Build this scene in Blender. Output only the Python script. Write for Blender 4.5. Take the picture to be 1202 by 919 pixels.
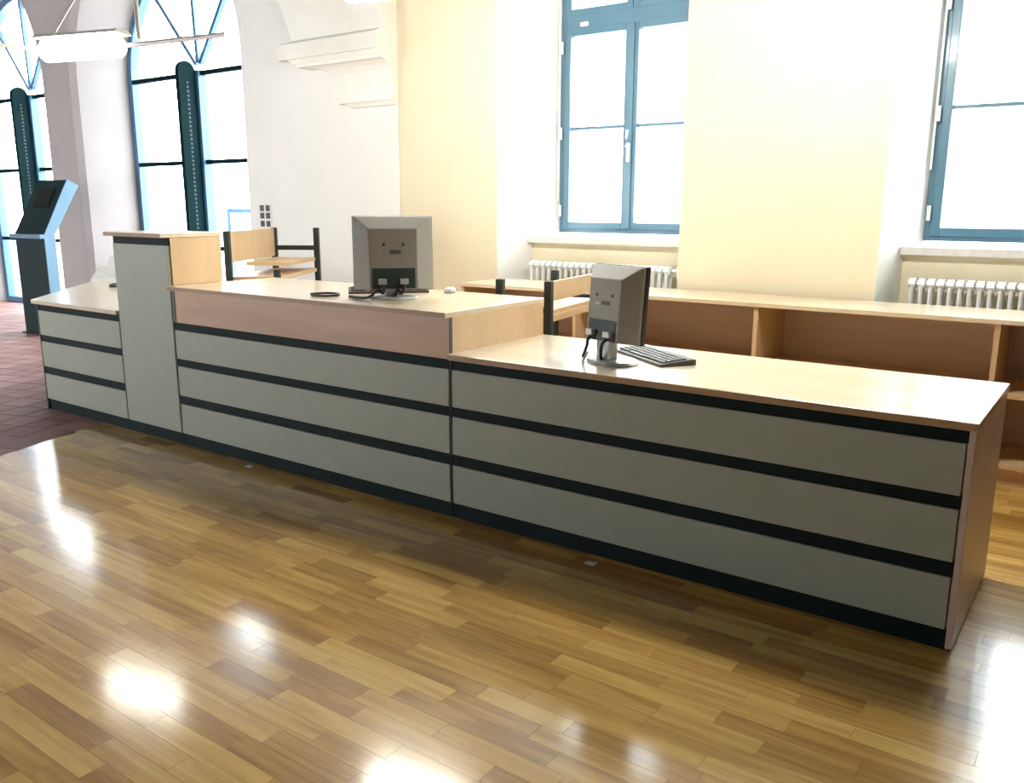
import bpy, bmesh, math, random
from mathutils import Vector, Matrix
random.seed(7)
C = bpy.context.scene.collection
for o in list(bpy.data.objects): bpy.data.objects.remove(o)

# ---------------------------------------------------------------- camera
CAM = Vector((0.3256, -2.8639, 1.3973)); YAW, PITCH, ROLL, FPX = 0.6238, -0.2128, 0.0027, 1008.57
fw = Vector((-math.sin(YAW)*math.cos(PITCH), math.cos(YAW)*math.cos(PITCH), math.sin(PITCH)))
rt = fw.cross(Vector((0, 0, 1))).normalized(); up = rt.cross(fw)
rt, up = (math.cos(ROLL)*rt + math.sin(ROLL)*up), (-math.sin(ROLL)*rt + math.cos(ROLL)*up)
cam = bpy.data.cameras.new('camera'); camo = bpy.data.objects.new('camera', cam); C.objects.link(camo)
cam.sensor_width = 36; cam.sensor_fit = 'HORIZONTAL'; cam.lens = FPX/1202*36; cam.clip_start = 0.05; cam.clip_end = 300
M = Matrix((rt, up, -fw)).transposed().to_4x4(); M.translation = CAM; camo.matrix_world = M
bpy.context.scene.camera = camo

# ---------------------------------------------------------------- sky, exposure
SKY = 15.0; LAMPS = (24.0, 92.0, 96.0)
w = bpy.data.worlds.new('sky'); bpy.context.scene.world = w; w.use_nodes = True
bg = w.node_tree.nodes['Background']; bg.inputs[0].default_value = (0.90, 0.96, 1.0, 1); bg.inputs[1].default_value = SKY
vs = bpy.context.scene.view_settings
vs.view_transform = 'Standard'; vs.look = 'None'; vs.gamma = 1.0; vs.exposure = 0.18; vs.use_curve_mapping = False

# ---------------------------------------------------------------- materials
def node_mat(name):
    m = bpy.data.materials.new(name); m.use_nodes = True
    nt = m.node_tree; return m, nt, nt.nodes['Principled BSDF']
def N(nt, t, **k):
    n = nt.nodes.new(t)
    for a, v in k.items(): setattr(n, a, v)
    return n
def plain(name, col, rough=0.5, metal=0.0, var=0.06, scale=6.0, bump=0.0, coat=0.0, bscale=None):
    """colour with a soft procedural variation and a fine relief"""
    m, nt, b = node_mat(name)
    tc = N(nt, 'ShaderNodeTexCoord'); nz = N(nt, 'ShaderNodeTexNoise'); nz.inputs['Scale'].default_value = scale; nz.inputs['Detail'].default_value = 4
    nt.links.new(tc.outputs['Object'], nz.inputs['Vector'])
    r = N(nt, 'ShaderNodeValToRGB')
    r.color_ramp.elements[0].position = 0.3; r.color_ramp.elements[1].position = 0.7
    r.color_ramp.elements[0].color = tuple(c*(1-var) for c in col)+(1,)
    r.color_ramp.elements[1].color = tuple(min(1, c*(1+var)) for c in col)+(1,)
    nt.links.new(nz.outputs['Fac'], r.inputs[0]); nt.links.new(r.outputs[0], b.inputs['Base Color'])
    b.inputs['Roughness'].default_value = rough; b.inputs['Metallic'].default_value = metal
    if coat: b.inputs['Coat Weight'].default_value = coat; b.inputs['Coat Roughness'].default_value = 0.12
    if bump:
        n2 = N(nt, 'ShaderNodeTexNoise'); n2.inputs['Scale'].default_value = bscale or scale*12; n2.inputs['Detail'].default_value = 3
        nt.links.new(tc.outputs['Object'], n2.inputs['Vector'])
        bp = N(nt, 'ShaderNodeBump'); bp.inputs['Strength'].default_value = bump; bp.inputs['Distance'].default_value = 0.01
        nt.links.new(n2.outputs['Fac'], bp.inputs['Height']); nt.links.new(bp.outputs[0], b.inputs['Normal'])
    return m
def wood(name, c0, c1, c2, rough, stretch, rnd=0.0, coat=0.0, spec=0.5, coatr=0.15):
    """grain from stretched noise; rnd > 0 shifts tone from board to board"""
    m, nt, b = node_mat(name)
    geo = N(nt, 'ShaderNodeNewGeometry'); oi = N(nt, 'ShaderNodeObjectInfo')
    add = N(nt, 'ShaderNodeMath', operation='ADD'); fr = N(nt, 'ShaderNodeMath', operation='FRACT')
    nt.links.new(geo.outputs['Random Per Island'], add.inputs[0]); nt.links.new(oi.outputs['Random'], add.inputs[1]); nt.links.new(add.outputs[0], fr.inputs[0])
    tc = N(nt, 'ShaderNodeTexCoord')
    mp = N(nt, 'ShaderNodeMapping'); mp.inputs['Scale'].default_value = stretch
    nt.links.new(geo.outputs['Position'] if rnd else tc.outputs['Object'], mp.inputs['Vector'])
    if rnd:
        sc = N(nt, 'ShaderNodeMath', operation='MULTIPLY'); sc.inputs[1].default_value = 40; nt.links.new(fr.outputs[0], sc.inputs[0])
        nt.links.new(sc.outputs[0], mp.inputs['Location'])
    nz = N(nt, 'ShaderNodeTexNoise'); nz.inputs['Scale'].default_value = 1.0; nz.inputs['Detail'].default_value = 7; nz.inputs['Roughness'].default_value = 0.62; nz.inputs['Distortion'].default_value = 0.6
    nt.links.new(mp.outputs[0], nz.inputs['Vector'])
    r = N(nt, 'ShaderNodeValToRGB'); cr = r.color_ramp
    cr.elements[0].position = 0.28; cr.elements[0].color = c0+(1,); cr.elements[1].position = 0.72; cr.elements[1].color = c2+(1,)
    e = cr.elements.new(0.5); e.color = c1+(1,)
    if rnd:
        mx = N(nt, 'ShaderNodeMath', operation='MULTIPLY_ADD'); mx.inputs[1].default_value = rnd; nt.links.new(fr.outputs[0], mx.inputs[0])
        ofs = N(nt, 'ShaderNodeMath', operation='MULTIPLY_ADD'); ofs.inputs[1].default_value = 1-rnd*0.5; ofs.inputs[2].default_value = -rnd*0.25
        nt.links.new(nz.outputs['Fac'], ofs.inputs[0]); nt.links.new(ofs.outputs[0], mx.inputs[2]); nt.links.new(mx.outputs[0], r.inputs[0])
    else: nt.links.new(nz.outputs['Fac'], r.inputs[0])
    nt.links.new(r.outputs[0], b.inputs['Base Color'])
    b.inputs['Roughness'].default_value = rough; b.inputs['Specular IOR Level'].default_value = spec
    if coat: b.inputs['Coat Weight'].default_value = coat; b.inputs['Coat Roughness'].default_value = coatr
    bp = N(nt, 'ShaderNodeBump'); bp.inputs['Strength'].default_value = 0.06; bp.inputs['Distance'].default_value = 0.004
    nt.links.new(nz.outputs['Fac'], bp.inputs['Height']); nt.links.new(bp.outputs[0], b.inputs['Normal'])
    return m
def emis(name, col, s):
    m, nt, b = node_mat(name); b.inputs['Base Color'].default_value = col+(1,)
    b.inputs['Emission Color'].default_value = col+(1,); b.inputs['Emission Strength'].default_value = s; return m
def glass(name):
    m = bpy.data.materials.new(name); m.use_nodes = True; nt = m.node_tree; nt.nodes.remove(nt.nodes['Principled BSDF'])
    t = N(nt, 'ShaderNodeBsdfTransparent'); t.inputs[0].default_value = (0.97, 0.99, 0.985, 1)
    g = N(nt, 'ShaderNodeBsdfGlossy'); g.inputs['Roughness'].default_value = 0.02
    mx = N(nt, 'ShaderNodeMixShader'); mx.inputs[0].default_value = 0.03; nt.links.new(t.outputs[0], mx.inputs[1]); nt.links.new(g.outputs[0], mx.inputs[2])
    nt.links.new(mx.outputs[0], nt.nodes['Material Output'].inputs[0]); return m

m_yellow = plain('cream_plaster', (0.82, 0.735, 0.535), 0.85, var=0.03, scale=2.5, bump=0.10)
m_white = plain('white_plaster', (0.86, 0.86, 0.83), 0.85, var=0.02, scale=2.0, bump=0.10)
m_grey = plain('grey_wall_and_pier_shade', (0.43, 0.39, 0.385), 0.85, var=0.05, scale=2.0, bump=0.10)  # backlit shade of the arcade piers put into the colour; right wall shares it
m_stone = plain('painted_stone', (0.85, 0.85, 0.80), 0.7, var=0.03, scale=5, bump=0.08)
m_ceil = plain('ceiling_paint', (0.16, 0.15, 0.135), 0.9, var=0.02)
m_darkwall = plain('dark_unseen_wall', (0.13, 0.095, 0.07), 0.7, var=0.2)  # unseen wall, darkened to hold back bounced light
m_sill = plain('sill_stone', (0.72, 0.72, 0.70), 0.4, var=0.08, scale=25)
m_panel = plain('grey_laminate', (0.35, 0.37, 0.30), 0.45, var=0.03, scale=7, bump=0.01)
m_black = plain('black_strip', (0.005, 0.014, 0.015), 0.6, var=0.1)
m_black.node_tree.nodes['Principled BSDF'].inputs['Specular IOR Level'].default_value = 0.15
m_trim = plain('dark_edge_trim', (0.05, 0.06, 0.05), 0.5)
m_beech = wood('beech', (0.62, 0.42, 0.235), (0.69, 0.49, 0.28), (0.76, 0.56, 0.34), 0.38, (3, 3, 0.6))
m_beechx = wood('beech_top_lit', (0.74, 0.58, 0.38), (0.79, 0.65, 0.46), (0.83, 0.71, 0.53), 0.30, (0.7, 6, 6), coat=0.8)  # same beech paled for the strong light on the tops
m_front = wood('beech_front_shade', (0.47, 0.28, 0.165), (0.54, 0.33, 0.195), (0.60, 0.38, 0.23), 0.40, (0.8, 8, 8))  # same beech darkened for its shaded fronts
m_back = wood('bookcase_back', (0.52, 0.39, 0.33), (0.59, 0.445, 0.38), (0.65, 0.50, 0.43), 0.35, (0.8, 8, 8))
m_edge = wood('beech_edge_shade', (0.34, 0.20, 0.10), (0.40, 0.24, 0.12), (0.46, 0.28, 0.15), 0.45, (1, 8, 8))  # beech with the shade of the worktop front edges put into the colour
m_oak = wood('oak_parquet', (0.33, 0.165, 0.034), (0.55, 0.32, 0.075), (0.73, 0.48, 0.14), 0.34, (1.8, 26, 26), rnd=0.34, coat=1.0, coatr=0.135, spec=0.1)
m_oak.node_tree.nodes['Principled BSDF'].inputs['Coat IOR'].default_value = 1.6
m_joint = plain('floor_joint', (0.12, 0.065, 0.025), 0.8)
m_tile = wood('red_clay_tile', (0.23, 0.115, 0.105), (0.29, 0.15, 0.14), (0.36, 0.20, 0.185), 0.6, (9, 9, 9), rnd=0.35, spec=0.25)
m_blue = plain('blue_window_paint', (0.05, 0.15, 0.28), 0.4, var=0.05, coat=0.2)
m_teal = plain('grey_blue_window_paint', (0.085, 0.19, 0.265), 0.4, var=0.05, coat=0.2)
m_fin = plain('dark_steel', (0.006, 0.018, 0.021), 0.85)
m_fin.node_tree.nodes['Principled BSDF'].inputs['Specular IOR Level'].default_value = 0.05
m_hole = plain('perforation', (0.02, 0.04, 0.043), 0.5)
m_kiosk = plain('dark_green_metal', (0.006, 0.022, 0.025), 0.55)
m_kiosk.node_tree.nodes['Principled BSDF'].inputs['Specular IOR Level'].default_value = 0.2
m_kioskside = plain('blue_metal', (0.10, 0.20, 0.30), 0.4, 0.1)
m_screen = plain('kiosk_screen', (0.004, 0.009, 0.01), 0.15)
m_post = plain('black_green_metal', (0.018, 0.028, 0.027), 0.5)
m_rad = plain('radiator_enamel', (0.84, 0.86, 0.84), 0.35, var=0.02)
m_mon = plain('monitor_plastic', (0.34, 0.325, 0.28), 0.5, var=0.03, scale=20)
m_mondark = plain('monitor_recess', (0.035, 0.055, 0.055), 0.5)
m_mond = plain('monitor_marks', (0.10, 0.10, 0.09), 0.5)
m_monb = plain('monitor_bezel', (0.05, 0.05, 0.05), 0.4)
m_stand = plain('silver_plastic', (0.58, 0.60, 0.58), 0.35, 0.2)
m_cable = plain('black_cable', (0.015, 0.015, 0.018), 0.5)
m_kb = plain('keyboard_case', (0.13, 0.14, 0.13), 0.5)
m_key = plain('keyboard_keys', (0.20, 0.21, 0.20), 0.5)
m_kbk = plain('dark_keyboard_case', (0.06, 0.035, 0.04), 0.5)
m_metal = plain('steel_wire', (0.75, 0.74, 0.70), 0.35, 0.4)
m_hw = plain('white_hardware', (0.80, 0.81, 0.80), 0.35)
m_pale = plain('pale_plastic', (0.78, 0.78, 0.72), 0.45)
m_paper = plain('paper', (0.85, 0.86, 0.85), 0.7)
m_pave = plain('pale_pavement', (0.62, 0.62, 0.60), 0.9, var=0.08, scale=0.8)
m_facade = plain('pale_facade', (0.80, 0.78, 0.74), 0.9, var=0.03, scale=0.5)
m_fglass = plain('facade_glass', (0.15, 0.19, 0.21), 0.2)
m_leaf = plain('leaves', (0.12, 0.24, 0.12), 0.7, var=0.4, scale=3)
m_glass = glass('window_glass')
m_lamps = [emis('lamp_diffuser', (1.0, 0.97, 0.90), L_) for L_ in LAMPS]

# ---------------------------------------------------------------- helpers
def obj(name, bm, mat, parent=None, smooth=False):
    me = bpy.data.meshes.new(name)
    if isinstance(bm, bpy.types.Mesh): me = bm
    else:
        bmesh.ops.recalc_face_normals(bm, faces=bm.faces[:]); bm.to_mesh(me); bm.free()
    if mat and not me.materials: me.materials.append(mat)
    if smooth:
        for p in me.polygons: p.use_smooth = True
    o = bpy.data.objects.new(name, me); C.objects.link(o)
    if parent: o.parent = parent
    return o
def tag(o, label, cat, group=None):
    o['label'] = label; o['category'] = cat
    if group: o['group'] = group
    return o
def thing(name, label, cat, loc=(0, 0, 0), rz=0.0, group=None):
    o = bpy.data.objects.new(name, None); C.objects.link(o); o.location = loc; o.rotation_euler = (0, 0, rz); o.empty_display_size = 0.1
    return tag(o, label, cat, group)
def struct(o): o['kind'] = 'structure'; return o
def sharp_smooth(o, ang=35):
    for p in o.data.polygons: p.use_smooth = True
    o.data.set_sharp_from_angle(angle=math.radians(ang)); return o
def B(bm, x0, x1, y0, y1, z0, z1, bev=0.0):
    v = [bm.verts.new((x, y, z)) for z in (z0, z1) for (x, y) in ((x0, y0), (x1, y0), (x1, y1), (x0, y1))]
    fs = [bm.faces.new([v[i] for i in f]) for f in ((3, 2, 1, 0), (4, 5, 6, 7), (0, 1, 5, 4), (1, 2, 6, 5), (2, 3, 7, 6), (3, 0, 4, 7))]
    if bev:
        es = list({e for f in fs for e in f.edges}); bmesh.ops.bevel(bm, geom=es, offset=bev, segments=2, affect='EDGES', profile=0.5)
    return bm
def box(x0, x1, y0, y1, z0, z1, bev=0.0): return B(bmesh.new(), x0, x1, y0, y1, z0, z1, bev)
def PR(bm, poly, z0, z1, bev=0.0):
    a = [bm.verts.new((x, y, z0)) for x, y in poly]; b = [bm.verts.new((x, y, z1)) for x, y in poly]
    n = len(poly); fs = [bm.faces.new(a[::-1]), bm.faces.new(b)]
    for i in range(n): fs.append(bm.faces.new((a[i], a[(i+1) % n], b[(i+1) % n], b[i])))
    if bev: bmesh.ops.bevel(bm, geom=list({e for f in fs for e in f.edges}), offset=bev, segments=2, affect='EDGES', profile=0.5)
    return bm
def prism(poly, z0, z1, bev=0.0): return PR(bmesh.new(), poly, z0, z1, bev)
def XP(bm, poly, axis, a0, a1):
    """profile polygon extruded along x ('x': poly is (y,z)) or y ('y': poly is (x,z))"""
    P = (lambda a, u, v: (a, u, v)) if axis == 'x' else (lambda a, u, v: (u, a, v))
    A = [bm.verts.new(P(a0, u, v)) for u, v in poly]; D = [bm.verts.new(P(a1, u, v)) for u, v in poly]; n = len(poly)
    bm.faces.new(A[::-1]); bm.faces.new(D)
    for i in range(n): bm.faces.new((A[i], A[(i+1) % n], D[(i+1) % n], D[i]))
    return bm
def TUBE(bm, pts, r, seg=10, caps=True):
    pts = [Vector(p) for p in pts]; rings = []
    for i, p in enumerate(pts):
        d = (pts[min(i+1, len(pts)-1)]-pts[max(i-1, 0)]).normalized()
        a = d.orthogonal().normalized() if abs(d.z) > 0.95 else d.cross(Vector((0, 0, 1))).normalized()
        b = d.cross(a); rr = r[i] if isinstance(r, (list, tuple)) else r
        rings.append([bm.verts.new(p+(a*math.cos(t)+b*math.sin(t))*rr) for t in (2*math.pi*k/seg for k in range(seg))])
    for q, s in zip(rings, rings[1:]):
        for k in range(seg): bm.faces.new((q[k], q[(k+1) % seg], s[(k+1) % seg], s[k]))
    if caps: bm.faces.new(rings[0][::-1]); bm.faces.new(rings[-1])
    return bm
def spline(pts, n=6):
    pts = [Vector(p) for p in pts]; out = []
    for i in range(len(pts)-1):
        a, b, c, d = pts[max(i-1, 0)], pts[i], pts[i+1], pts[min(i+2, len(pts)-1)]
        for k in range(n):
            t = k/n; out.append(0.5*((2*b)+(c-a)*t+(2*a-5*b+4*c-d)*t*t+(3*b-a-3*c+d)*t**3))
    return out+[pts[-1]]
def tube(pts, r, seg=10): return TUBE(bmesh.new(), pts, r, seg)
def LATHE(bm, prof, cx=0, cy=0, cz=0, seg=24, sx=1, sy=1):
    rings = [[bm.verts.new((cx+r*sx*math.cos(2*math.pi*k/seg), cy+r*sy*math.sin(2*math.pi*k/seg), cz+z)) for k in range(seg)] for r, z in prof]
    for q, s in zip(rings, rings[1:]):
        for k in range(seg): bm.faces.new((q[k], q[(k+1) % seg], s[(k+1) % seg], s[k]))
    bm.faces.new(rings[0][::-1]); bm.faces.new(rings[-1]); return bm
def proj(p):
    d = Vector(p)-CAM; z = d.dot(fw)
    return (601+FPX*d.dot(rt)/z, 459.5-FPX*d.dot(up)/z) if z > 0.05 else None

# ================================================================ SETTING
YF, YW, YP = 2.55, 3.10, 2.535         # cream wall face, window plane, white arcade face
ZC = 4.60                              # ceiling height
XL, XR, YB = -16.5, 5.0, -7.0
# ---- cream window wall (plan prisms)
bm = bmesh.new()
W2 = (-3.485, -2.26); W3 = (-0.778, 0.447); WTOP = 3.45; SILL = 1.115
PR(bm, [(-4.715, YF), (-3.715, YF), (W2[0], YW), (W2[0], 3.35), (-4.715, 3.35)], 0, ZC)
PR(bm, [(-2.190, YF), (-0.915, YF), (W3[0], YW), (W3[0], 3.35), (W2[1], 3.35), (W2[1], YW)], 0, ZC)
PR(bm, [(0.62, YF), (XR, YF), (XR, 3.35), (W3[1], 3.35), (W3[1], YW)], 0, ZC)
for (a, b, fa, fb) in ((W2[0], W2[1], -3.715, -2.19), (W3[0], W3[1], -0.915, 0.62)):
    PR(bm, [(fa, YF), (fb, YF), (b, YW), (b, 3.35), (a, 3.35), (a, YW)], WTOP, ZC)
    k = (2.85-YF)/(YW-YF)
    PR(bm, [(fa+(a-fa)*k, 2.85), (fb+(b-fb)*k, 2.85), (b, YW), (b, 3.35), (a, 3.35), (a, YW)], 0, SILL)
wb = struct(obj('wall_back', bm, m_yellow)); wb.data.materials.append(m_white)
for p in wb.data.polygons:             # the splayed window reveals are painted white
    if abs(p.normal.x) > 0.5 and YF < p.center.y < YW and abs(p.center.x-XR) > 0.1 and p.center.x > -4.6: p.material_index = 1
    if p.normal.z < -0.5 and p.center.z > 3: p.material_index = 1
# ---- white arcade wall with arched openings
bm = bmesh.new()
ARC = [-15.58, -11.90, -8.22]; SPR = 2.80; XA1 = -4.715
rings = [(1.54, YP), (1.48, YP+0.06), (1.30, YW), (1.30, 3.35)]
def arch_pts(c, r, n=28): return [(c+r, 0.0)]+[(c+r*math.cos(t), SPR+r*math.sin(t)) for t in (math.pi*i/n for i in range(n+1))]+[(c-r, 0.0)]
for c in ARC:
    loops = [[bm.verts.new((x, y, z)) for x, z in arch_pts(c, r)] for r, y in rings]
    for q, s in zip(loops, loops[1:]):
        for i in range(len(q)-1): bm.faces.new((q[i], q[i+1], s[i+1], s[i]))
    for L, y in ((loops[0], YP), (loops[-1], 3.35)):        # spandrels up to the ceiling, in front and outside
        tops = [bm.verts.new((v.co.x, y, ZC)) for v in L[1:-1]]
        for i in range(1, len(L)-2): bm.faces.new((L[i], L[i+1], tops[i], tops[i-1]))
def pier(x0, x1):
    for y, d in ((YP, 0.0), (3.35, 0.24)):
        bm.faces.new([bm.verts.new(p) for p in ((x0-d*(x0 > XL+.1), y, 0), (x1+d*(x1 < XA1-.1), y, 0), (x1+d*(x1 < XA1-.1), y, ZC), (x0-d*(x0 > XL+.1), y, ZC))])
pier(ARC[0]+1.54, ARC[1]-1.54); pier(ARC[1]+1.54, ARC[2]-1.54); pier(ARC[2]+1.54, XA1)
bm.faces.new([bm.verts.new(p) for p in ((XA1, YP, 0), (XA1, YF+.3, 0), (XA1, YF+.3, ZC), (XA1, YP, ZC))])
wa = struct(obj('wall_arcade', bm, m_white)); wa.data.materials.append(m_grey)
for p in wa.data.polygons:             # backlit shade painted on the piers, white plaster right of the last arch
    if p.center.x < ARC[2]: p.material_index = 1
# ---- other walls and ceiling
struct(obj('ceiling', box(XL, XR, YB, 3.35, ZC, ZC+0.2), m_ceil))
struct(obj('wall_left', box(XL-0.3, XL, YB, 3.35, 0, ZC), m_white))
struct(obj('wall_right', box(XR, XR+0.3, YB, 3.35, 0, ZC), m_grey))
bm = bmesh.new()                       # unseen wall behind the camera, openings added to light the counter front
FILL_OPENINGS = [(-15.2, -12.0), (-10.6, -7.3)]
xs = [XL]+[x for w_ in FILL_OPENINGS for x in w_]+[XR]
for i in range(0, len(xs), 2): B(bm, xs[i], xs[i+1], YB-0.5, YB, 0, ZC)
for a, b in FILL_OPENINGS: B(bm, a, b, YB-0.5, YB, 0, 0.25); B(bm, a, b, YB-0.5, YB, 2.35, ZC)
struct(obj('wall_front', bm, m_darkwall))
# ---- floor: sub-floor, oak staves, red tiles
floor = struct(obj('floor', box(XL, XR, YB, YW+0.25, -0.12, -0.004), m_joint))
def bx_line(y): return -5.04-0.35*y    # where the parquet ends and the tiles begin
def stave_mesh(bm, pts, top=0.0, g=0.0002, ch=0.0002, bot=-0.004):
    cx = sum(p[0] for p in pts)/4; cy = sum(p[1] for p in pts)/4
    def inset(d): return [(x-math.copysign(d, x-cx), y-math.copysign(d, y-cy)) for x, y in pts]
    a = [bm.verts.new((x, y, bot)) for x, y in inset(g)]; b = [bm.verts.new((x, y, top-ch)) for x, y in inset(g)]; c = [bm.verts.new((x, y, top)) for x, y in inset(g+ch)]
    bm.faces.new(c)
    for q, s in ((a, b), (b, c)):
        for i in range(4): bm.faces.new((q[i], q[(i+1) % 4], s[(i+1) % 4], s[i])).material_index = 1
def in_view(p): return p and -40 < p[0] < 1242 and -40 < p[1] < 959
SW = 0.072; staves = []
rng = random.Random(3); LEN = [0.30, 0.38, 0.46, 0.54]
y = YB
while y < YW:
    x = bx_line(y+SW/2)-0.25; first = True
    x -= rng.random()*0.3
    while x < XR:
        L = rng.choice(LEN); x1 = min(x+L, XR)
        staves.append((x, x1, y, y+SW, L)); x += L
    y += SW
def visible(s):
    x, X, y, Y, L = s; cx, cy = (x+X)/2, (y+Y)/2
    if cy > -0.03 and cx < 0.03: return 0
    p = proj((cx, cy, 0))
    if not in_view(p) or x < bx_line(y) or x < bx_line(Y): return 0
    if abs((X-x)-L) > 1e-6: return 0
    return 1/((Vector((cx, cy, 0))-CAM).length**3)*L
rank = sorted(range(len(staves)), key=lambda i: -visible(staves[i]))
solo = {i for i in rank[:300] if visible(staves[i]) > 0}
shared = {}
for L in LEN:
    b_ = bmesh.new(); stave_mesh(b_, [(-L/2, -SW/2), (L/2, -SW/2), (L/2, SW/2), (-L/2, SW/2)])
    me = bpy.data.meshes.new('parquet_stave'); b_.to_mesh(me); b_.free(); me.materials.append(m_oak); me.materials.append(m_joint); shared[L] = me
rest = bmesh.new()
for i, (x, X, y, Y, L) in enumerate(staves):
    if i in solo:
        o = bpy.data.objects.new('parquet_stave', shared[L]); C.objects.link(o); o.parent = floor; o.location = ((x+X)/2, (y+Y)/2, 0)
    else:
        l0, l1 = bx_line(y), bx_line(Y)
        if X <= max(l0, l1)+0.01: continue
        stave_mesh(rest, [(max(x, l0), y), (X, y), (X, Y), (max(x, l1), Y)])
o = obj('parquet_staves_far', rest, m_oak, floor); o['kind'] = 'stuff'; o.data.materials.append(m_joint)
# red tiles on a grid along the boundary line
tv = Vector((-0.35, 1.0, 0)).normalized(); tu = Vector((-tv.y, tv.x, 0)); T0 = Vector((bx_line(0), 0, 0)); TS = 0.22
me_t = None; tiles = []
for i in range(0, 56):
    for j in range(-34, 44):
        c = T0+tu*(i+0.5)*TS+tv*(j+0.5)*TS
        if c.x < XL+.1 or c.y > YW or c.y < YB+.1: continue
        p = proj(c); vis = in_view(p) and (p[0] < 62 and p[1] > 340)
        if c.x < -5.2 and c.y < YW: tiles.append((1/(c-CAM).length**3 if vis else 0, c))
        else: tiles.append((0, c))
tiles.sort(key=lambda t: -t[0])
tb = bmesh.new(); stave_mesh(tb, [(-TS/2, -TS/2), (TS/2, -TS/2), (TS/2, TS/2), (-TS/2, TS/2)], g=0.003, ch=0.002)
me_t = bpy.data.meshes.new('clay_tile'); tb.to_mesh(me_t); tb.free(); me_t.materials.append(m_tile); me_t.materials.append(m_joint)
ang = math.atan2(tu.y, tu.x); rest = bmesh.new()
for k, (v, c) in enumerate(tiles):
    if v > 0 and k < 300:
        o = bpy.data.objects.new('clay_tile', me_t); C.objects.link(o); o.parent = floor; o.location = c; o.rotation_euler = (0, 0, ang)
    else:
        s = TS/2-0.003; vs_ = [rest.verts.new(c+tu*a*s+tv*b*s) for a, b in ((-1, -1), (1, -1), (1, 1), (-1, 1))]; rest.faces.new(vs_)
o = obj('clay_tiles_far', rest, m_tile, floor); o['kind'] = 'stuff'

# ---- rectangular casement windows
def casement(n, x0, x1):
    z0, z1 = 1.19, WTOP; TR0, TR1 = 2.70, 2.85
    bm = bmesh.new(); y0, y1 = YW-0.02, YW+0.08; fw_ = 0.05
    B(bm, x0, x0+fw_, y0, y1, z0, z1); B(bm, x1-fw_, x1, y0, y1, z0, z1); B(bm, x0+fw_, x1-fw_, y0, y1, z0, z0+0.045); B(bm, x0+fw_, x1-fw_, y0, y1, z1-0.05, z1)
    B(bm, x0+fw_, x1-fw_, y0-0.012, y1, TR0, TR1-0.04)
    win = struct(obj('window_%d' % n, bm, m_teal)); xm = (x0+x1)/2
    def sash(a, b, c, d, bar=True):
        s = bmesh.new(); t = 0.052; ya, yb = YW-0.035, YW+0.03
        B(s, a, a+t, ya, yb, c, d, 0.005); B(s, b-t, b, ya, yb, c, d, 0.005); B(s, a+t, b-t, ya, yb, c, c+t, 0.004); B(s, a+t, b-t, ya, yb, d-t, d, 0.004)
        so = obj('sash', s, m_teal, win)
        if bar: obj('glazing_bar', box(a+t, b-t, YW-0.012, YW+0.022, 1.985-0.011, 1.985+0.011), m_teal, so)
        p = obj('pane', box(a+t-0.01, b-t+0.01, YW, YW+0.006, c+t-0.01, d-t+0.01), m_glass, so)
    for a, b in ((x0+fw_-0.012, xm+0.002), (xm+0.006, x1-fw_+0.012)):
        sash(a, b, z0+0.03, TR0+0.012); sash(a, b, TR1-0.05, z1-0.03, bar=False)
    obj('meeting_rail', box(xm-0.022, xm+0.03, YW-0.05, YW-0.035, z0+0.04, TR0), m_teal, win)
    h = bmesh.new(); B(h, xm-0.006, xm+0.022, YW-0.062, YW-0.05, 1.72, 1.86, 0.004); TUBE(h, [(xm+0.008, YW-0.06, 1.83), (xm+0.008, YW-0.095, 1.83), (xm+0.014, YW-0.1, 1.90), (xm+0.02, YW-0.1, 1.95)], 0.010, 8)
    sharp_smooth(obj('handle', h, m_hw, win))
    for z in (1.36, 1.95, 2.58):
        hb = tube([(x0+0.02, YW-0.05, z-0.045), (x0+0.02, YW-0.05, z+0.045)], 0.012, 8); obj('hinge', hb, m_hw, win)
    rod = tube([(x0+0.008, YW-0.06, 1.62 if n == 2 else 1.45), (x0+0.008, YW-0.06, 3.1)], 0.007, 6); obj('opener_rod', rod, m_hw if n == 2 else m_sill, win)
    obj('vent_latch', box(x0+0.18, x0+0.25, YW-0.055, YW-0.03, TR0+0.02, TR0+0.05, 0.004), m_hw, win)
    s = bmesh.new(); k = (2.80-YF)/(YW-YF); fa, fb = (-3.715, -2.19) if n == 1 else (-0.915, 0.62)
    PR(s, [(fa+(x0-fa)*k+.004, 2.80), (fb+(x1-fb)*k-.004, 2.80), (x1, YW), (x0, YW)], SILL, SILL+0.045)
    obj('window_sill', s, m_sill, win)
casement(1, *W2); casement(2, *W3)
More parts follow.
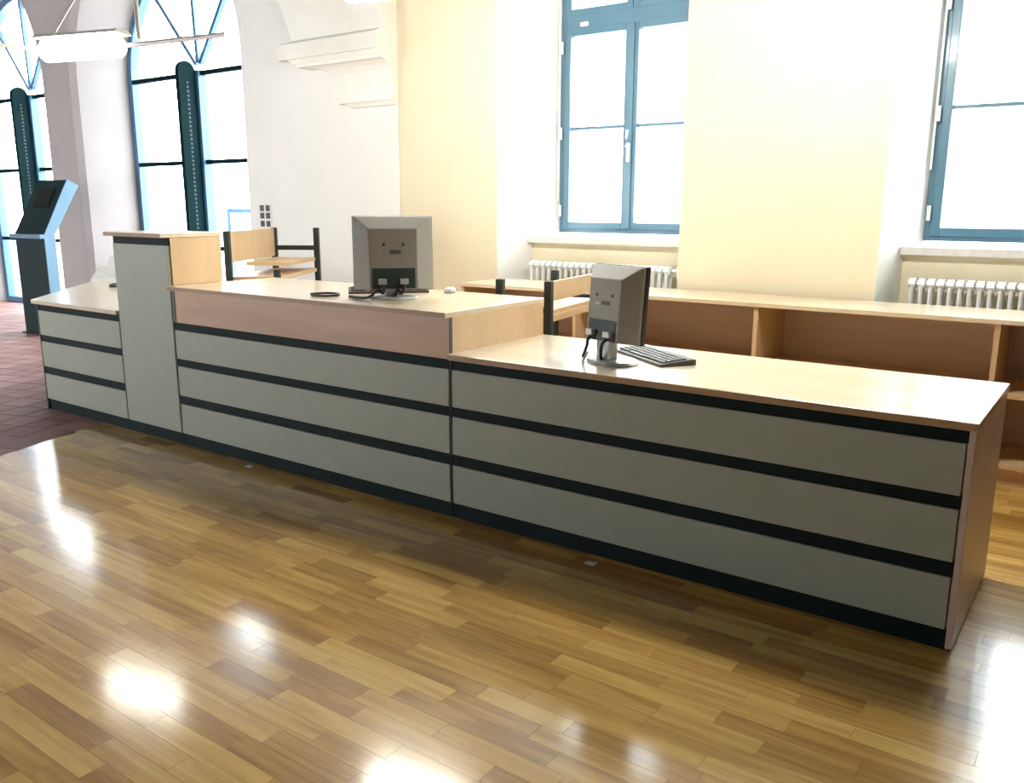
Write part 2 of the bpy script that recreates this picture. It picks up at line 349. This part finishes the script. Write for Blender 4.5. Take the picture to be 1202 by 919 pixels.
# ---- arched windows with radial bars and steel fin
def arched(n, c):
    R = 1.30; bm = bmesh.new(); y0, y1 = YW, YW+0.09
    for a, b in ((R, R-0.085),):
        A = arch_pts(c, a); D = arch_pts(c, b)
        q = [[bm.verts.new((x, y, z)) for x, z in P] for P in (A, D) for y in (y0, y1)]   # A0 A1 D0 D1
        for L0, L1 in ((q[0], q[2]), (q[2], q[3]), (q[3], q[1])):
            for i in range(len(L0)-1): bm.faces.new((L0[i], L0[i+1], L1[i+1], L1[i]))
    B(bm, c-R+.08, c+R-.08, y0, y1, 0.0, 0.08)
    win = struct(obj('window_%d' % n, bm, m_blue))
    obj('mullion', box(c-0.01, c+0.10, YW-0.03, YW+0.08, 0.08, SPR+0.02, 0.006), m_blue, win)
    for z in (0.92, 1.86, SPR-0.01):
        for a, b in ((c-R+.085, c-0.01), (c+0.10, c+R-.085)): obj('transom', box(a, b, YW+0.0, YW+0.05, z-0.022, z+0.022), m_fin, win)
    cz = SPR+0.02; cc = c+0.045
    for a in (52, 90, 128):
        t = math.radians(a); d = Vector((math.cos(t), 0, math.sin(t))); s = Vector((-d.z, 0, d.x))*0.022; p0 = Vector((cc, YW+.01, cz+.02))+d*0.06; p1 = Vector((c, YW+.01, SPR))+d*1.24
        sb = bmesh.new(); q = [sb.verts.new(p+e+Vector((0, yy, 0))) for yy in (0, .05) for p, e in ((p0, -s), (p1, -s), (p1, s), (p0, s))]
        for f in ((3, 2, 1, 0), (4, 5, 6, 7), (0, 1, 5, 4), (1, 2, 6, 5), (2, 3, 7, 6), (3, 0, 4, 7)): sb.faces.new([q[i] for i in f])
        obj('spoke', sb, m_blue, win)
    zs = [0.08, 0.92, 1.86, SPR]
    for i in range(3):
        for a, b in ((c-R+.085, c-0.01), (c+0.10, c+R-.085)): obj('pane', box(a, b, YW+0.025, YW+0.031, zs[i], zs[i+1]), m_glass, win)
    fan = bmesh.new(); v = [fan.verts.new((x, YW+0.028, z)) for x, z in arch_pts(c, R-.085)[1:-1]]; fan.faces.new(v); bmesh.ops.solidify(fan, geom=fan.faces[:], thickness=0.005)
    obj('pane', fan, m_glass, win)
    # flat perforated steel fin standing in front of the mullion, rounded at the top
    f = bmesh.new(); ya, yb, zt = YW-0.235, YW-0.03, 2.90; ym, rr = (ya+yb)/2, (yb-ya)/2
    prof = [(ya, 0.0), (yb, 0.0)]+[(ym+rr*math.cos(t), zt-rr+rr*math.sin(t)) for t in (math.pi*i/12 for i in range(13))]
    XP(f, prof, 'x', c-0.005, c+0.055)
    fin = obj('steel_fin', f, m_fin, win)
    hb = bmesh.new(); z = 0.25
    while z < 2.72:
        for s in (c+0.0555,):
            vv = [hb.verts.new((s, ym+0.013*math.cos(t), z+0.013*math.sin(t))) for t in (math.pi*2*i/8 for i in range(8))]; hb.faces.new(vv)
        z += 0.045
    ho = obj('perforations', hb, m_hole, fin); ho['kind'] = 'stuff'
for i, c in enumerate(reversed(ARC)): arched(3+i, c)
# ---- corbel on the white pier
cb = thing('wall_corbel', 'white moulded stone corbel projecting from the white pier beside the arched window', 'corbel', (0, 0, 0))
def slab(name, x0l, x0r, x1l, x1r, d0, d1, z0, z1):
    """tapering course: bottom (x0l..x0r, depth d0 at z0) to top (x1l..x1r, depth d1 at z1)"""
    b_ = bmesh.new(); yb = YP
    v = [b_.verts.new(p) for p in ((x0l, yb, z0), (x0l, yb-d0, z0), (x0r, yb-d0, z0), (x0r, yb, z0), (x1l, yb, z1), (x1l, yb-d1, z1), (x1r, yb-d1, z1), (x1r, yb, z1))]
    for f in ((0, 1, 2, 3), (7, 6, 5, 4), (0, 4, 5, 1), (1, 5, 6, 2), (2, 6, 7, 3), (3, 7, 4, 0)): b_.faces.new([v[i] for i in f])
    return obj(name, b_, m_stone, cb)
XE = XA1-0.002
slab('lower_moulding', -5.22, XE, -5.28, XE, 0.03, 0.05, 2.20, 2.235); slab('lower_moulding', -5.34, XE, -5.34, XE, 0.065, 0.065, 2.235, 2.285)
prev = (-5.28, 0.045, 2.285)
for k in range(1, 7):
    t = k/6; cur = (-5.28-0.36*(1-math.cos(t*math.pi/2)), 0.045+0.12*(1-math.cos(t*math.pi/2)), 2.285+0.26*math.sin(t*math.pi/2))
    slab('bell', prev[0], XE, cur[0], XE, prev[1], cur[1], prev[2], cur[2]); prev = cur
slab('fillet', -5.72, XE, -5.72, XE, 0.175, 0.175, 2.545, 2.575); slab('fillet', -5.76, XE, -5.80, XE, 0.18, 0.20, 2.575, 2.61)
slab('abacus', -5.90, XE, -5.90, XE, 0.22, 0.22, 2.61, 2.735); slab('abacus', -5.90, XE, -5.78, XE, 0.22, 0.17, 2.735, 2.765)
slab('rib_springer', -5.78, XE, -6.30, XE, 0.15, 0.42, 2.765, ZC)
# ---- radiators in the niches
def radiator(label, x0, n, y=2.735, ztop=0.985):
    r = thing('column_radiator', label, 'radiator', (x0, y, 0)); sp = 0.052
    col = bmesh.new()
    for yy in (-0.035, 0.035): TUBE(col, [(0, yy, 0.19), (0, yy, ztop-0.03)], 0.0125, 8, False)
    for z in (0.19, ztop-0.035): XP(col, [(0.052*math.cos(t), z+0.033*math.sin(t)) for t in (math.pi*2*i/12 for i in range(12))], 'x', -0.019, 0.019)
    me = None
    for i in range(n):
        if me is None: o = sharp_smooth(obj('section', col, m_rad, r)); me = o.data
        else: o = bpy.data.objects.new('section', me); C.objects.link(o); o.parent = r
        o.location = (0.02+i*sp, 0, 0)
    obj('header_pipe', tube([(0, 0, 0.19), (n*sp, 0, 0.19)], 0.02), m_rad, r); obj('header_pipe', tube([(0, 0, ztop-0.035), (n*sp-.01, 0, ztop-0.035)], 0.02), m_rad, r)
    for x in (0.1, n*sp-0.1): obj('foot', box(x-0.01, x+0.01, -0.04, 0.04, 0.0, 0.17), m_rad, r)
    v = bmesh.new(); TUBE(v, [(n*sp, 0, ztop-0.035), (n*sp+0.05, 0, ztop-0.035)], 0.016); TUBE(v, [(n*sp+0.05, 0, ztop-0.09), (n*sp+0.05, 0, ztop-0.0)], 0.02); obj('valve', v, m_rad, r)
radiator('white column radiator under the window with the visible lever handle', -3.51, 23)
radiator('white column radiator under the window nearest the low counter end', -0.765, 25)

# ================================================================ COUNTER
XJ, XM, XT, XLF = -2.0706, -4.1447, -4.7177, -5.7472
HL, HM, HT, TH = 0.762, 0.9455, 1.241, 0.026
OV = 0.022
Z = dict(p0=0.0, p1=0.074, s1a=0.268, s1b=0.3005, s2a=0.4805, s2b=0.5225, top=0.0)
def front(unit, x0, x1, htop, gap=0.006):
    """plinth, three grey panels and the recessed black strips between them"""
    obj('plinth', box(x0, x1, 0.012, 0.03, 0.0, 0.074), m_black, unit)
    zt = htop-TH
    for a, b in ((0.268-0.015, 0.3035), (0.478, 0.5225), (zt-0.045, zt)):
        obj('black_strip', box(x0, x1, 0.005, 0.02, a, b), m_black, unit)
    for a, b in ((0.074, 0.252), (0.3035, 0.478), (0.5225, zt-0.045)):
        obj('front_panel', box(x0+gap, x1-gap, -0.002, 0.016, a+0.0005, b-0.0005, 0.0012), m_panel, unit)
# low unit at the right
u = thing('counter_unit', 'long low counter section with three grey panels and bright beech worktop at the open end', 'counter', ((XJ)/2, 0.36, 0))
def shift(o): pass
def unit_parts(u, fn):
    """parts are written in world coordinates; move them into the unit's frame"""
    before = set(C.objects); fn()
    off = Vector(u.location)
    for o in C.objects:
        if o not in before and o.parent == u: o.location = Vector(o.location)-off
def low():
    front(u, XJ+0.003, -0.02, HL)
    obj('joint_trim', box(XJ-0.0005, XJ+0.003, 0.0, 0.02, 0.074, HL-TH), m_trim, u)
    obj('end_panel', box(-0.020, 0.0, -0.004, 0.722, 0.012, HL-TH, 0.0015), m_back, u)  # greyish pink of its reflections put into the panel colour
    obj('foot_rail', box(-0.016, -0.004, 0.01, 0.71, 0.0, 0.012), m_black, u)
    obj('body', box(XJ+0.004, -0.021, 0.021, 0.70, 0.0, HL-TH-0.001), m_beech, u)
    obj('worktop', box(XJ+0.001, 0.004, -OV, 0.730, HL-TH, HL, 0.003), m_beechx, u)
    obj('edge_shade_band', box(XJ+0.003, 0.001, -OV-0.0015, -OV+0.0005, HL-TH+0.002, HL-0.003), m_edge, u)  # thin strip added to carry the shade of the front edge
unit_parts(u, low)
um = thing('counter_unit', 'middle counter section with a raised beech front band above three grey panels', 'counter', ((XJ+XM)/2, 0.36, 0))
def mid():
    front(um, XM+0.003, XJ-0.003, HL)
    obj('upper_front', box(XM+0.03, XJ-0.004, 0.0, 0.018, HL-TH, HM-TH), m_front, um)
    obj('corner_trim', box(XM+0.003, XM+0.03, -0.002, 0.018, HL-TH, HM-TH), m_trim, um)
    obj('joint_trim', box(XM-0.002, XM+0.003, 0.0, 0.02, 0.074, HL-TH), m_trim, um)
    obj('end_panel', box(XJ-0.018, XJ-0.001, 0.0185, 0.735, 0.0, HM-TH, 0.001), m_beech, um)
    obj('corner_trim', box(XJ-0.0045, XJ-0.001, -0.001, 0.0185, HL, HM-TH), m_trim, um)
    obj('body', box(XM+0.004, XJ-0.019, 0.021, 0.72, 0.0, HM-TH-0.001), m_beech, um)
    obj('worktop', box(XM+0.0005, XJ-0.0005, -OV-0.01, 0.742, HM-TH, HM, 0.003), m_beechx, um)
    obj('edge_shade_band', box(XM+0.003, XJ-0.003, -OV-0.0115, -OV-0.0095, HM-TH+0.002, HM-0.003), m_edge, um)
unit_parts(um, mid)
ut = thing('counter_unit', 'tall narrow counter block with one full-height grey front and beech side', 'counter', ((XM+XT)/2, 0.18, 0))
def tall():
    obj('plinth', box(XT, XM-0.003, 0.012, 0.03, 0.0, 0.074), m_black, ut)
    obj('front_panel', box(XT+0.005, XM-0.008, -0.002, 0.016, 0.0745, HT-TH-0.045, 0.0012), m_panel, ut)
    obj('black_strip', box(XT+0.002, XM-0.004, 0.005, 0.018, HT-TH-0.045, HT-TH), m_black, ut)
    obj('side_panel', box(XM-0.018, XM-0.0005, 0.0165, 0.352, HM+0.0005, HT-TH, 0.001), m_beech, ut)
    obj('side_panel', box(XT+0.001, XT+0.018, 0.0165, 0.352, 0.0, HT-TH, 0.001), m_beech, ut)
    obj('body', box(XT+0.019, XM-0.019, 0.019, 0.345, 0.0, HT-TH-0.001), m_beech, ut)
    obj('top_board', box(XT-0.012, XM+0.004, -OV-0.025, 0.356, HT-TH, HT, 0.003), m_beechx, ut)
    obj('edge_shade_band', box(XT-0.010, XM+0.002, -OV-0.0265, -OV-0.0245, HT-TH+0.002, HT-0.003), m_edge, ut)
unit_parts(ut, tall)
ul = thing('counter_unit', 'short counter section beside the tall block, its worktop running back at an angle', 'counter', ((XLF+XT)/2, 0.3, 0))
def left():
    front(ul, XLF+0.01, XT-0.003, HL)
    obj('joint_trim', box(XT-0.006, XT, 0.0, 0.02, 0.074, HL-TH), m_trim, ul)
    obj('corner_trim', box(XLF, XLF+0.012, -0.002, 0.02, 0.0, HL-TH), m_trim, ul)
    pl = [(XLF+.001, 0.021), (XT-0.004, 0.021), (XT-0.004, 0.34), (-6.5, 1.30), (-6.95, 1.12)]
    obj('body', prism(pl, 0.0, HL-TH-0.001), m_panel, ul)
    obj('worktop', prism([(XLF-0.03, -OV), (XT-0.001, -OV), (XT-0.001, 0.38), (-6.6, 1.40), (-7.08, 1.20)], HL-TH, HL, 0.003), m_beechx, ul)
unit_parts(ul, left)

# ---- bookcase behind the counter: five bays side by side
bc = thing('low_bookcase', 'long low beech bookcase with open bays under the windows', 'bookcase', (-1.3, 2.25, 0))
def bookcase():
    y0, y1 = 2.005, 2.50; zt = 0.852; divs = [-3.62, -2.67, -1.433, -0.195, 1.04, 2.28]
    obj('top_board', box(divs[0]-0.02, divs[-1]+0.02, y0-0.012, y1+0.01, zt-0.025, zt, 0.002), m_beechx, bc)
    for x in divs: obj('divider', box(x-0.013, x+0.013, y0, y1, 0.0, zt-0.025), m_beech, bc)
    for a, b in zip(divs, divs[1:]):
        obj('shelf', box(a+0.013, b-0.013, y0+0.004, y1-0.012, 0.455, 0.478), m_beech, bc)
        obj('shelf', box(a+0.013, b-0.013, y0+0.004, y1-0.012, 0.09, 0.115), m_beech, bc)
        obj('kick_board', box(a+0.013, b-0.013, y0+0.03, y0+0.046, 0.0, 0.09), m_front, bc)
        obj('back_panel', box(a+0.013, b-0.013, y1-0.012, y1-0.002, 0.09, zt-0.025), m_back, bc)
unit_parts(bc, bookcase)

# ---- book trolleys behind the counter
def trolley(label, near, left_, along, h, panel, shelfside):
    """near: floor point of the near post; left_: vector to the other near post; along: vector to the far end"""
    n = Vector((near[0], near[1], 0)); rz = math.atan2(along[1], along[0]); L = Vector(along).length; Wd = Vector(left_).length
    cross = along[0]*left_[1]-along[1]*left_[0]; sgn = 1 if cross > 0 else -1
    t = thing('book_trolley', label, 'trolley', n, rz, 'book trolleys behind the counter'); s = 0.021
    posts = [(0, 0), (L, 0), (0, sgn*Wd), (L, sgn*Wd)]
    for k, (x, y) in enumerate(posts):
        hh = h if not (panel == 'A' and k == 2) else h-0.27
        obj('post', box(x-s, x+s, y-s, y+s, 0.09, hh, 0.004), m_post, t)
        c = bmesh.new(); TUBE(c, [(x, y-0.012, 0.045), (x, y+0.012, 0.045)], 0.045, 16); B(c, x-0.015, x+0.015, y-0.02, y+0.02, 0.045, 0.09); obj('castor', c, m_cable, t)
    for x in (0, L):
        for z in ((h-0.16, 0.25) if (panel == 'B' or x == L) else (0.25,)):
            obj('crossbar', box(x-0.012, x+0.012, min(0, sgn*Wd)+s, max(0, sgn*Wd)-s, z-0.018, z+0.018), m_post, t)
    y0, y1 = sorted((0, sgn*Wd)); y0 -= 0.0; 
    if panel == 'A':
        obj('side_board', box(s+.001, L-s-.001, -0.009, 0.009, h-0.225, h-0.005, 0.002), m_beech, t)
        obj('shelf', box(0.30, L-s-.001, y0+0.01, y1+0.03 if sgn > 0 else y1-0.01, h-0.262, h-0.235, 0.002), m_beech, t)
        zs = (h-0.335, 0.35)
    else:
        obj('side_board', box(s+.001, L-s-.001, -0.009, 0.009, h-0.112, h-0.004, 0.002), m_beech, t)
        zs = (h-0.175, 0.30)
    for z in zs:
        obj('shelf', box(s+.001, L-s-.001, y0+0.0, y1-0.0, z-0.013, z+0.013, 0.002), m_beech, t)
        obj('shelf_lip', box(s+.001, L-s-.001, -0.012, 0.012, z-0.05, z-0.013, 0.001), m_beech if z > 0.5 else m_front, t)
    return t
trolley('black-framed book trolley with a high beech side board behind the tall counter block', (-4.90, 0.95), (0.35, -0.02), (-0.50, 0.82), 1.22, 'A', 1)
trolley('shorter black-framed book trolley with beech boards behind the corner of the raised worktop', (-2.24, 1.04), (-0.29, 0.05), (-0.13, 0.76), 1.0, 'B', 1)

# ---- monitors
def monitor(label, loc, n, wd, ht, lift):
    """n: horizontal direction the back faces (local -y)"""
    rz = math.atan2(n[1], n[0])+math.pi/2
    t = thing('flat_monitor', label, 'monitor', loc, rz, 'office monitors'); tilt = Matrix.Rotation(math.radians(-4), 4, 'X'); cz = lift+ht/2
    def place(o): o.matrix_local = Matrix.Translation((0, 0.0, cz)) @ tilt; return o
    hw, hh = wd/2, ht/2
    b = bmesh.new()      # rear shell: wide rim, slanted sides, flat centre
    L = [[(-hw, -0.0, -hh), (hw, 0, -hh), (hw, 0, hh), (-hw, 0, hh)], [(-hw, -0.018, -hh), (hw, -0.018, -hh), (hw, -0.018, hh), (-hw, -0.018, hh)],
         [(-hw*.60, -0.075, -hh*.98), (hw*.60, -0.075, -hh*.98), (hw*.60, -0.075, hh*.64), (-hw*.60, -0.075, hh*.64)]]
    q = [[b.verts.new(p) for p in l] for l in L]
    for s, e in zip(q, q[1:]):
        for i in range(4): b.faces.new((s[i], s[(i+1) % 4], e[(i+1) % 4], e[i]))
    b.faces.new(q[0][::-1]); b.faces.new(q[2]); bmesh.ops.recalc_face_normals(b, faces=b.faces[:])
    bmesh.ops.bevel(b, geom=b.edges[:], offset=0.004, segments=2, affect='EDGES', profile=0.5)
    sh = place(obj('rear_shell', b, m_mon, t))
    f = box(-hw-0.003, hw+0.003, 0.0005, 0.022, -hh-0.003, hh+0.003, 0.004); place(obj('bezel', f, m_monb, t))
    scr = place(obj('screen', box(-hw+0.018, hw-0.018, 0.0221, 0.0235, -hh+0.022, hh-0.018), m_screen, t))
    def sub(name, bm, m): o = obj(name, bm, m, sh); return o
    sub('cable_bay', box(-hw*.54, hw*.54, -0.0775, -0.07, -hh*.97, -hh*.42, 0.001), m_mondark)
    sub('badge', box(-0.012, 0.036, -0.0775, -0.074, -hh*.03, hh*.07, 0.001), m_mond); sub('badge', box(-0.05, -0.022, -0.0775, -0.074, -hh*.04, hh*.02, 0.001), m_stand)
    for x in (-0.045, 0.048): sub('screw_hole', box(x-0.006, x+0.006, -0.0775, -0.074, hh*.18, hh*.26), m_mondark)
    sub('lock_slot', box(hw*.33, hw*.46, -0.0795, -0.07, -hh*.66, -hh*.46, 0.001), m_monb)
    for x in (-0.055, 0.05):
        pl = bmesh.new(); B(pl, x-0.02, x+0.02, -0.10, -0.078, -hh*.86, -hh*.70, 0.003); sub('plug', pl, m_stand)
    # stand: foot disc, neck
    st = bmesh.new(); LATHE(st, [(0.118, 0), (0.120, 0.006), (0.112, 0.014), (0.06, 0.022), (0.05, 0.023)], 0, -0.02, 0, 32, 1, 0.82); sharp_smooth(obj('foot', st, m_stand, t))
    nk = bmesh.new(); B(nk, -0.045, 0.045, -0.075, -0.03, 0.015, lift+0.09, 0.01); obj('neck', nk, m_stand, t)
    for x, k in ((-0.055, -0.10), (0.05, 0.02)):
        cbm = tube(spline([(x, -0.09, cz-hh*.80), (x*.9, -0.115, cz-hh*.95), (x*.5+k*.3, -0.11, lift-0.01), (k*.8, -0.10, 0.05), (k-0.03, -0.07, 0.012), (k-0.12, 0.03, 0.008)]), 0.007, 8); sharp_smooth(obj('cable', cbm, m_cable, t), 60)
    return t
monitor('grey flat monitor seen from behind on the raised middle worktop', (-2.66, 0.275, HM), (0.70, -0.71), 0.385, 0.355, 0.045)
monitor('grey flat monitor turned sideways on the low worktop beside a keyboard', (-1.385, 0.255, HL), (-0.32, -0.947), 0.305, 0.31, 0.088)
# ---- keyboards
def keyboard(label, loc, rz, case, L=0.42, Wd=0.165):
    t = thing('keyboard', label, 'keyboard', loc, rz)
    obj('case', XP(bmesh.new(), [(-Wd/2, 0.0), (Wd/2, 0.0), (Wd/2, 0.022), (Wd/2-0.02, 0.024), (-Wd/2, 0.010)], 'x', -L/2, L/2), case, t)
    me = None
    for r in range(5):
        n = 19; z0 = 0.0105+(r+0.9)/6*0.013
        for k in range(n):
            if r == 0 and 4 <= k <= 9: continue
            x = -L/2+0.012+(k+0.5)*(L-0.024)/n; yv = -Wd/2+0.016+(r+0.5)*(Wd-0.05)/5
            if me is None: o = obj('key', box(-0.0085, 0.0085, -0.009, 0.009, 0, 0.007, 0.0015), m_key if case == m_kb else m_monb, t); me = o.data
            else: o = bpy.data.objects.new('key', me); C.objects.link(o); o.parent = t
            o.location = (x, yv, z0)
    obj('space_bar', box(-0.10, 0.03, -Wd/2+0.016, -Wd/2+0.034, 0.0125, 0.0185, 0.0015), m_key if case == m_kb else m_monb, t)
    return t
keyboard('grey keyboard lying on the low worktop beside the sideways monitor', (-1.305, 0.44, HL), math.radians(-35), m_kb)
keyboard('dark keyboard lying on the raised worktop behind the monitor', (-2.905, 0.49, HM), math.radians(47), m_kbk)
# ---- mice
def mouse(label, loc, rz, m):
    t = thing('computer_mouse', label, 'mouse', loc, rz); b = bmesh.new()
    LATHE(b, [(0.028, 0), (0.032, 0.006), (0.030, 0.018), (0.018, 0.028), (0.005, 0.031)], 0, 0, 0, 20, 1, 1.7); sharp_smooth(obj('shell', b, m, t), 60)
    obj('wheel', tube([(-0.004, 0.03, 0.026), (0.004, 0.03, 0.026)], 0.007, 12), m_monb, t)
mouse('small pale mouse on the raised worktop near its back edge', (-2.62, 0.66, HM), 0.5, m_stand)
mouse('small dark mouse on the angled worktop beside the tall block', (-6.22, 0.84, HL), 0.3, m_monb)
cbl = tube(spline([(-3.10, 0.12, HM+.007), (-3.06, 0.19, HM+.008), (-2.99, 0.20, HM+.009), (-2.94, 0.16, HM+.008), (-2.97, 0.09, HM+.007), (-3.05, 0.085, HM+.007)]), 0.006, 8)
tag(sharp_smooth(obj('loose_cable', cbl, m_cable), 60), 'loose dark cable lying on the raised worktop beside the monitor foot', 'cable')
# ---- pale desk device on the angled worktop
dv = thing('desk_device', 'pale plastic desk device on the angled worktop, half hidden by the tall block', 'device', (-6.62, 1.08, HL), 0.5)
b = bmesh.new(); XP(b, [(-0.12, 0.0), (0.12, 0.0), (0.12, 0.12), (0.04, 0.13), (-0.10, 0.05), (-0.12, 0.03)], 'x', -0.15, 0.15); obj('case', b, m_pale, dv)
obj('paper_tray', XP(bmesh.new(), [(0.06, 0.125), (0.10, 0.122), (0.155, 0.21), (0.148, 0.215)], 'x', -0.12, 0.12), m_paper, dv)
b = bmesh.new(); B(b, -0.11, 0.11, -0.085, -0.02, 0.06, 0.075, 0.004); o = obj('button_panel', b, m_stand, dv); o.rotation_euler = (0, 0, 0)

# ---- information kiosk by the arched window
kt = thing('information_kiosk', 'dark green free-standing information kiosk with a slanted head and small screen', 'kiosk', (-9.42, 1.74, 0), math.radians(8))
KW, KD = 0.25, 0.10
obj('pedestal', box(-KW, KW, 0, KD, 0.0, 1.08, 0.004), m_kiosk, kt)
obj('side_plate', box(KW+0.001, KW+0.012, -0.005, KD+0.02, 0.0, 1.08), m_kioskside, kt)
head = obj('head', XP(bmesh.new(), [(0.0, 1.081), (KD, 1.081), (KD+0.33, 1.62), (0.33, 1.66)], 'x', -KW, KW), m_kiosk, kt)
obj('side_plate', XP(bmesh.new(), [(-0.005, 1.081), (KD+0.02, 1.081), (KD+0.36, 1.60), (0.33, 1.67)], 'x', KW+0.001, KW+0.012), m_kioskside, kt)
sc = bmesh.new()
def hp(u_, v_, d): # point on slanted face: u across, v along 0..1, d outward
    return (u_, 0.33*v_-d*0.87, 1.081+0.579*v_+d*0.49)
q = [sc.verts.new(hp(a, b, d)) for d in (0.001, 0.008) for a, b in ((-0.12, .50), (0.13, .50), (0.13, .85), (-0.12, .85))]
for f in ((3, 2, 1, 0), (4, 5, 6, 7), (0, 1, 5, 4), (1, 2, 6, 5), (2, 3, 7, 6), (3, 0, 4, 7)): sc.faces.new([q[i] for i in f])
obj('screen', sc, m_screen, head)
obj('ledge', box(-KW-0.01, KW+0.012, -0.06, -0.001, 1.04, 1.085, 0.005), m_kioskside, kt)
obj('base_plate', box(-KW-0.03, KW+0.03, -0.03, KD+0.06, 0.0, 0.012), m_kiosk, kt)

# ---- switch panel on the white pier
sp = thing('switch_panel', 'small wall panel with six dark switches on the white pier', 'switch panel', (-6.445, YP, 1.30))
obj('plate', box(-0.09, 0.09, -0.008, -0.0005, -0.11, 0.10, 0.002), m_hw, sp)
for x in (-0.042, 0.042):
    for z in (-0.075, 0.0, 0.070): obj('switch', box(x-0.025, x+0.025, -0.018, -0.008, z-0.027, z+0.027, 0.003), m_monb, sp)

# ---- pendant luminaires over the counter
def luminaire(label, a, b, z, rail_end=None, arm=None, wires=(), lamp=0):
    a = Vector((a[0], a[1], 0)); b = Vector((b[0], b[1], 0)); d = (b-a).normalized()
    t = thing('pendant_light', label, 'light', (a.x, a.y, z), 0, 'pendant lights over the counter'); L = b-a
    r = bmesh.new(); TUBE(r, [(0, 0, 0), d*0.02, L-d*0.02, L], [0.06, 0.074, 0.074, 0.06], 16); sharp_smooth(obj('diffuser', r, m_lamps[lamp], t), 50)
    nrm = Vector((-d.y, d.x, 0))
    c = bmesh.new(); q = [[c.verts.new(p+nrm*s*0.085+Vector((0, 0, zz))) for s, zz in ((-1, 0.078), (1, 0.078), (0.6, 0.105), (-0.6, 0.105))] for p in (-d*0.03, L+d*0.03)]
    c.faces.new(q[0]); c.faces.new(q[1][::-1])
    for i in range(4): c.faces.new((q[0][i], q[0][(i+1) % 4], q[1][(i+1) % 4], q[1][i]))
    obj('housing', c, m_hw, t)
    if rail_end is not None:
        e = Vector((rail_end[0], rail_end[1], z))-Vector((a.x, a.y, z)); obj('rail', tube([L, e], 0.016, 8), m_metal, t)
    if arm is not None:
        e = Vector((arm[0], arm[1], z))-Vector((a.x, a.y, z)); obj('arm', tube([(0, 0, 0.01), e], 0.013, 8), m_metal, t)
    for p, qv, rr in wires:
        obj('suspension_rod', tube([Vector(p)-Vector((a.x, a.y, z)), Vector(qv)-Vector((a.x, a.y, z))], rr, 6), m_metal, t)
luminaire('glowing pendant tube light with a thin rail in front of the arched windows', (-6.10, 0.42), (-5.46, 0.61), 2.45, (-4.52, 0.765), (-6.16, -0.35),
          wires=[((-6.02, 0.45, 2.56), (-6.02+0.9, 0.45+1.0, ZC), 0.010), ((-5.28, 0.64, 2.48), (-5.28, 0.64, ZC), 0.016)])
for k, (x, y) in enumerate(((-3.56, 0.90), (-1.35, 1.05))):
    luminaire(('glowing pendant tube light hanging over the raised middle worktop', 'pendant tube light hanging over the low worktop', 'pendant tube light hanging beyond the counter end')[k], (x, y), (x+0.68, y+0.12), 2.61, None, None,
              wires=[((x+0.08, y+.014, 2.69), (x+0.08, y+.014, ZC), 0.006), ((x+0.60, y+.106, 2.69), (x+0.60, y+.106, ZC), 0.006)], lamp=k+1)

# ---- scraps on the floor
for k, (x, y, lab) in enumerate(((-3.46, -0.055, 'tiny white paper scrap on the parquet at the plinth of the middle section'), (-1.29, -0.08, 'tiny pale paper scrap on the parquet at the plinth of the low section'))):
    b = bmesh.new(); q = [b.verts.new(p) for p in ((-0.028, -0.012, 0.001), (0.02, -0.014, 0.002), (0.03, 0.010, 0.012), (-0.022, 0.013, 0.006))]; b.faces.new(q); bmesh.ops.solidify(b, geom=b.faces[:], thickness=0.001)
    o = obj('paper_scrap', b, m_paper if k == 0 else m_sill); o.location = (x, y, 0.001); tag(o, lab, 'paper')

# ================================================================ OUTSIDE
struct(obj('ground_outside', box(-60, 40, 3.36, 60, -0.3, -0.05), m_pave))
fb = thing('pale_building', 'pale building facade across the street beyond the windows', 'building', (-14, 26, 0))
obj('wall', box(-22, 26, 0, 6, -0.04, 9.5), m_facade, fb)
for i in range(14):
    for j in range(2):
        x = -20+i*3.2; z = 2.0+j*3.6
        f_ = obj('window', box(x, x+1.3, -0.06, -0.005, z, z+1.9), m_facade, fb); obj('pane', box(x+0.1, x+1.2, -0.07, -0.061, z+0.1, z+1.8), m_fglass, f_)
obj('cornice', box(-22.3, 26.3, -0.35, 0, 9.1, 9.5), m_facade, fb)
ns = thing('notice_board', 'blue-framed outdoor notice board beyond the arched window', 'sign', (-10.05, 5.0, -0.05))
for a in ((-0.36, -0.30), (0.30, 0.36)): obj('post', box(a[0], a[1], 0, 0.06, 0, 1.40), m_blue, ns)
obj('board', box(-0.30, 0.30, 0.01, 0.04, 0.75, 1.34), m_paper, ns); obj('top_rail', box(-0.30, 0.30, 0, 0.06, 1.34, 1.40), m_blue, ns)
